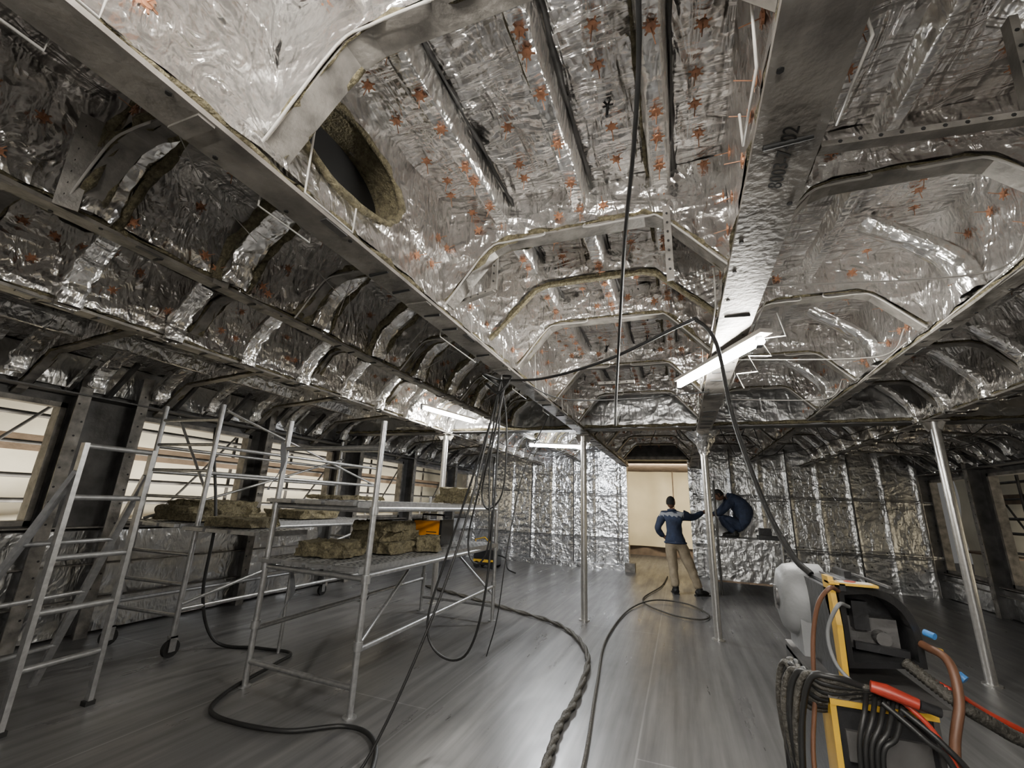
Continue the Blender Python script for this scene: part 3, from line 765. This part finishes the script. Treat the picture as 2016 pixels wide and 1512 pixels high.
# ---------------------------------------------------------------- workers
def person(name,loc,V,E,R,mf,mats):
    wk=bpy.data.objects.new(name,None); wk.location=loc; C.collection.objects.link(wk)
    me=bpy.data.meshes.new('body'); me.from_pydata(V,E,[]); ob=bpy.data.objects.new('body',me); C.collection.objects.link(ob)
    md=ob.modifiers.new('Skin','SKIN'); md.use_smooth_shade=True
    for i,r in enumerate(R):
        me.skin_vertices[0].data[i].radius=r if isinstance(r,tuple) else (r,r)
        me.skin_vertices[0].data[i].use_root=(i==0)
    s=ob.modifiers.new('Sub','SUBSURF'); s.levels=2; s.render_levels=2
    dg=C.evaluated_depsgraph_get(); me2=bpy.data.meshes.new_from_object(ob.evaluated_get(dg))
    bpy.data.objects.remove(ob); me2.materials.clear()
    for m_ in mats: me2.materials.append(M[m_])
    for p in me2.polygons: p.material_index=mf(p.center); p.use_smooth=True
    for v in me2.vertices:
        v.co+=Vector((noise.noise(v.co*11),noise.noise(v.co*11+Vector((5,0,0))),0))*.014
    o2=bpy.data.objects.new('body_and_clothes',me2); C.collection.objects.link(o2); o2.parent=wk
    return wk
def shoe(wk,p,d,name):
    p=Vector(p);d=Vector(d).normalized(); mb=MB(); z=Vector((0,0,1))
    mb.tube([p-d*.08+z*.05,p-d*.06+z*.055,p+d*.05+z*.052,p+d*.14+z*.042,p+d*.19+z*.035],[.03,.05,.052,.042,.025],'ink',12)
    mb.tube([p+z*.04,p+z*.13],.056,'ink',12); mb.beam(p-d*.09+z*.01,p+d*.2+z*.01,.09,.02,'ink')
    o=mb.obj(name); o.parent=wk
def head(wk,hc,Rm):
    hc=Vector(hc); mb=MB()
    def hd(u,v):
        th=u*2*math.pi; ph=(v-.5)*math.pi
        x=math.cos(ph)*math.sin(th); y=math.cos(ph)*math.cos(th); z=math.sin(ph)
        rx,ry,rz=.077,.097,.115
        if z<0: rx*=1+.22*z
        p=Vector((x*rx,y*ry,z*rz))
        if y>0:
            p.y+=.024*math.exp(-((x/.16)**2))*math.exp(-(((z+.12)/.2)**2))
            for ex in (-.38,.38): p.y-=.01*math.exp(-(((x-ex)/.16)**2))*math.exp(-(((z-.05)/.12)**2))
            p.y+=.007*math.exp(-((x/.3)**2))*math.exp(-(((z+.5)/.08)**2))
            p.y+=.01*math.exp(-((x/.3)**2))*math.exp(-(((z+.82)/.15)**2))
        return hc+Rm@p
    mb.grid(hd,48,36,'skin',True)
    def hair(u,v):
        th=u*2*math.pi; ph=(-.12+v*.62)*math.pi
        x=math.cos(ph)*math.sin(th); y=math.cos(ph)*math.cos(th); z=math.sin(ph)
        k=.8 if (y>.35 and z<.55) else 1.0
        return hc+Rm@(Vector((x*.084,y*.103,z*.122))*k)
    mb.grid(hair,48,24,'hair',True)
    for s in (-1,1):
        mb.tube([hc+Rm@Vector((s*.078,-.005+.012*math.cos(t*.7),.0+.028*math.sin(t*.7))) for t in range(10)],.009,'skin',8)
        e=hc+Rm@Vector((s*.03,.082,.005)); 
        mb.tube([e,e+Rm@Vector((0,.006,0))],[.011,.006],'paper',10); mb.tube([e+Rm@Vector((0,.004,0)),e+Rm@Vector((0,.008,0))],.005,'ink',8)
    mb.tube([hc+Rm@Vector((x_*.022,.093-.006*abs(x_),-.058)) for x_ in (-1,0,1)],.005,'red',6)
    o=mb.obj('head'); o.parent=wk
def hand(wk,w,d,up,name,curl):
    w=Vector(w);d=Vector(d).normalized();up=Vector(up);up=(up-d*up.dot(d)).normalized();sd=d.cross(up)
    mb=MB()
    mb.tube([w-d*.02,w+d*.02,w+d*.06,w+d*.09],[.026,.034,.038,.03],'skin',10)
    for i,L in enumerate((.07,.08,.075,.06)):
        b0=w+d*.08+sd*(-.03+i*.02); c=curl
        p1=b0+(d*math.cos(c)-up*math.sin(c))*L*.45
        p2=p1+(d*math.cos(2*c)-up*math.sin(2*c))*L*.32
        p3=p2+(d*math.cos(3*c)-up*math.sin(3*c))*L*.25
        mb.tube([b0,p1,p2,p3],[.0095,.009,.008,.006],'skin',8)
    t0=w+d*.03-sd*.03
    mb.tube([t0,t0+(d*.6-sd*.8-up*.3)*.035,t0+(d*.9-sd*.7-up*.6)*.06],[.012,.010,.007],'skin',8)
    o=mb.obj(name); o.parent=wk
V=[(-.08,0,.95),(-.085,0,1.08),(-.1,.0,1.24),(-.1,.01,1.38),(-.11,.01,1.46),(-.12,.02,1.55),
   (-.27,0,1.40),(-.35,-.03,1.26),(-.40,-.05,1.15),(-.36,.0,1.07),(-.29,.06,1.0),
   (.06,.02,1.41),(.17,.1,1.38),(.27,.18,1.37),(.37,.27,1.43),(.46,.34,1.48),
   (-.17,0,.86),(-.165,.02,.68),(-.15,.03,.5),(-.14,.0,.3),(-.12,-.03,.1),
   (.01,0,.86),(.08,.03,.68),(.15,.04,.5),(.22,.02,.3),(.29,0,.1)]
E=[(0,1),(1,2),(2,3),(3,4),(4,5),(3,6),(6,7),(7,8),(8,9),(9,10),(3,11),(11,12),(12,13),(13,14),(14,15),(0,16),(16,17),(17,18),(18,19),(19,20),(0,21),(21,22),(22,23),(23,24),(24,25)]
R=[(.19,.15),(.19,.15),(.2,.15),(.19,.13),(.1,.08),(.06,.06),.1,.085,.075,.065,.05,.1,.085,.07,.06,.045,.125,.112,.095,.085,.075,.125,.112,.095,.085,.075]
def mf(c):
    if c.z>1.5 and abs(c.x+.12)<.09: return 2
    if c.z<.9: return 1
    if 1.39<c.z<1.45 and c.x<.1: return 3
    return 0
wk=person('worker',(-.05,9.35,0),V,E,R,mf,['navy','khaki','skin','grey_cloth'])
mb=MB()
mb.tube([(-.08+.19*math.cos(t*math.pi/12),.145*math.sin(t*math.pi/12),.9) for t in range(25)],.02,'navy',8,.1)
mb.tube([(-.115+.068*math.cos(t*math.pi/12),.012+.068*math.sin(t*math.pi/12),1.5) for t in range(25)],.018,'navy',8)
o=mb.obj('jacket_trim'); o.parent=wk
shoe(wk,(-.12,-.03,0),(-.25,1,0),'left_shoe'); shoe(wk,(.29,0,0),(.8,.6,0),'right_shoe')
head(wk,(-.125,.035,1.645),Matrix.Rotation(-.5,3,'Z'))
hand(wk,(.46,.34,1.48),(.75,.55,.15),(0,-.3,1),'right_hand',.55)
hand(wk,(-.29,.06,1.0),(.8,.35,-.5),(-.3,-1,0),'left_hand',.3)
# crouched worker on the bench, facing left, back rounded
V=[(.20,0,.24),(.24,0,.42),(.22,0,.6),(.12,0,.74),(0,0,.80),(-.08,0,.80),
   (.03,-.17,.71),(-.12,-.2,.56),(-.22,-.18,.46),(-.33,-.12,.42),
   (.03,.17,.71),(-.12,.2,.56),(-.22,.18,.46),(-.33,.12,.42),
   (.12,-.12,.22),(-.08,-.15,.34),(-.2,-.15,.38),(-.08,-.15,.22),(.02,-.14,.09),
   (.12,.12,.22),(-.08,.15,.34),(-.2,.15,.38),(-.08,.15,.22),(.02,.14,.09)]
E=[(0,1),(1,2),(2,3),(3,4),(4,5),(3,6),(6,7),(7,8),(8,9),(3,10),(10,11),(11,12),(12,13),(0,14),(14,15),(15,16),(16,17),(17,18),(0,19),(19,20),(20,21),(21,22),(22,23)]
R=[.2,.2,.22,.2,.11,.06,.1,.08,.07,.045,.1,.08,.07,.045,.13,.11,.085,.08,.06,.13,.11,.085,.08,.06]
w2=person('worker',(.95,10.15,1.02),V,E,R,lambda c:2 if (c.x<-.06 and c.z>.74) else 0,['navy','khaki','skin'])
for sy in (-.14,.14): shoe(w2,(.02,sy,0),(-1,0,0),'shoe')
head(w2,(-.2,0,.82),Matrix.Rotation(math.pi/2,3,'Z')@Matrix.Rotation(-.6,3,'X'))
hand(w2,(-.33,-.12,.42),(-1,.1,-.2),(0,0,1),'left_hand',.5); hand(w2,(-.33,.12,.42),(-1,-.1,-.2),(0,0,1),'right_hand',.5)

# ---------------------------------------------------------------- lights outside
def area(name,loc,rot,sx,sy,p,col):
    l=bpy.data.lights.new(name,'AREA'); l.shape='RECTANGLE'; l.size=sx; l.size_y=sy; l.energy=p; l.color=col
    o=bpy.data.objects.new(name,l); o.location=loc; o.rotation_euler=rot; C.collection.objects.link(o)
area('tent_light',(-7.0,5,.5),(math.radians(125),0,math.radians(90)),15,.4,650,(1,.93,.8))
area('tent_light',(6.0,6,.25),(math.radians(125),0,math.radians(-90)),12,.3,220,(1,.93,.8))
area('annex_light',(0,13.2,2.7),(math.radians(55),0,0),5,.3,150,(1,.9,.72))
w=bpy.data.worlds.new('world'); C.scene.world=w; w.use_nodes=True
w.node_tree.nodes['Background'].inputs[0].default_value=(.5,.49,.47,1); w.node_tree.nodes['Background'].inputs[1].default_value=.25

# ---------------------------------------------------------------- camera
th=math.radians(21.2); ph=math.radians(15.45); ro=math.radians(2.35)
Fv=Vector((-math.sin(th)*math.cos(ph),math.cos(th)*math.cos(ph),math.sin(ph)))
Rv=Vector((math.cos(th),math.sin(th),0)); Uv=Rv.cross(Fv)
Rc=Rv*math.cos(ro)+Uv*math.sin(ro); Uc=-Rv*math.sin(ro)+Uv*math.cos(ro)
cam=bpy.data.cameras.new('camera'); co=bpy.data.objects.new('camera',cam); C.collection.objects.link(co)
cam.sensor_width=36; cam.lens=850/2016*36; cam.clip_start=.02
co.matrix_world=Matrix(((Rc.x,Uc.x,-Fv.x,0),(Rc.y,Uc.y,-Fv.y,0),(Rc.z,Uc.z,-Fv.z,1.5),(0,0,0,1)))
C.scene.camera=co
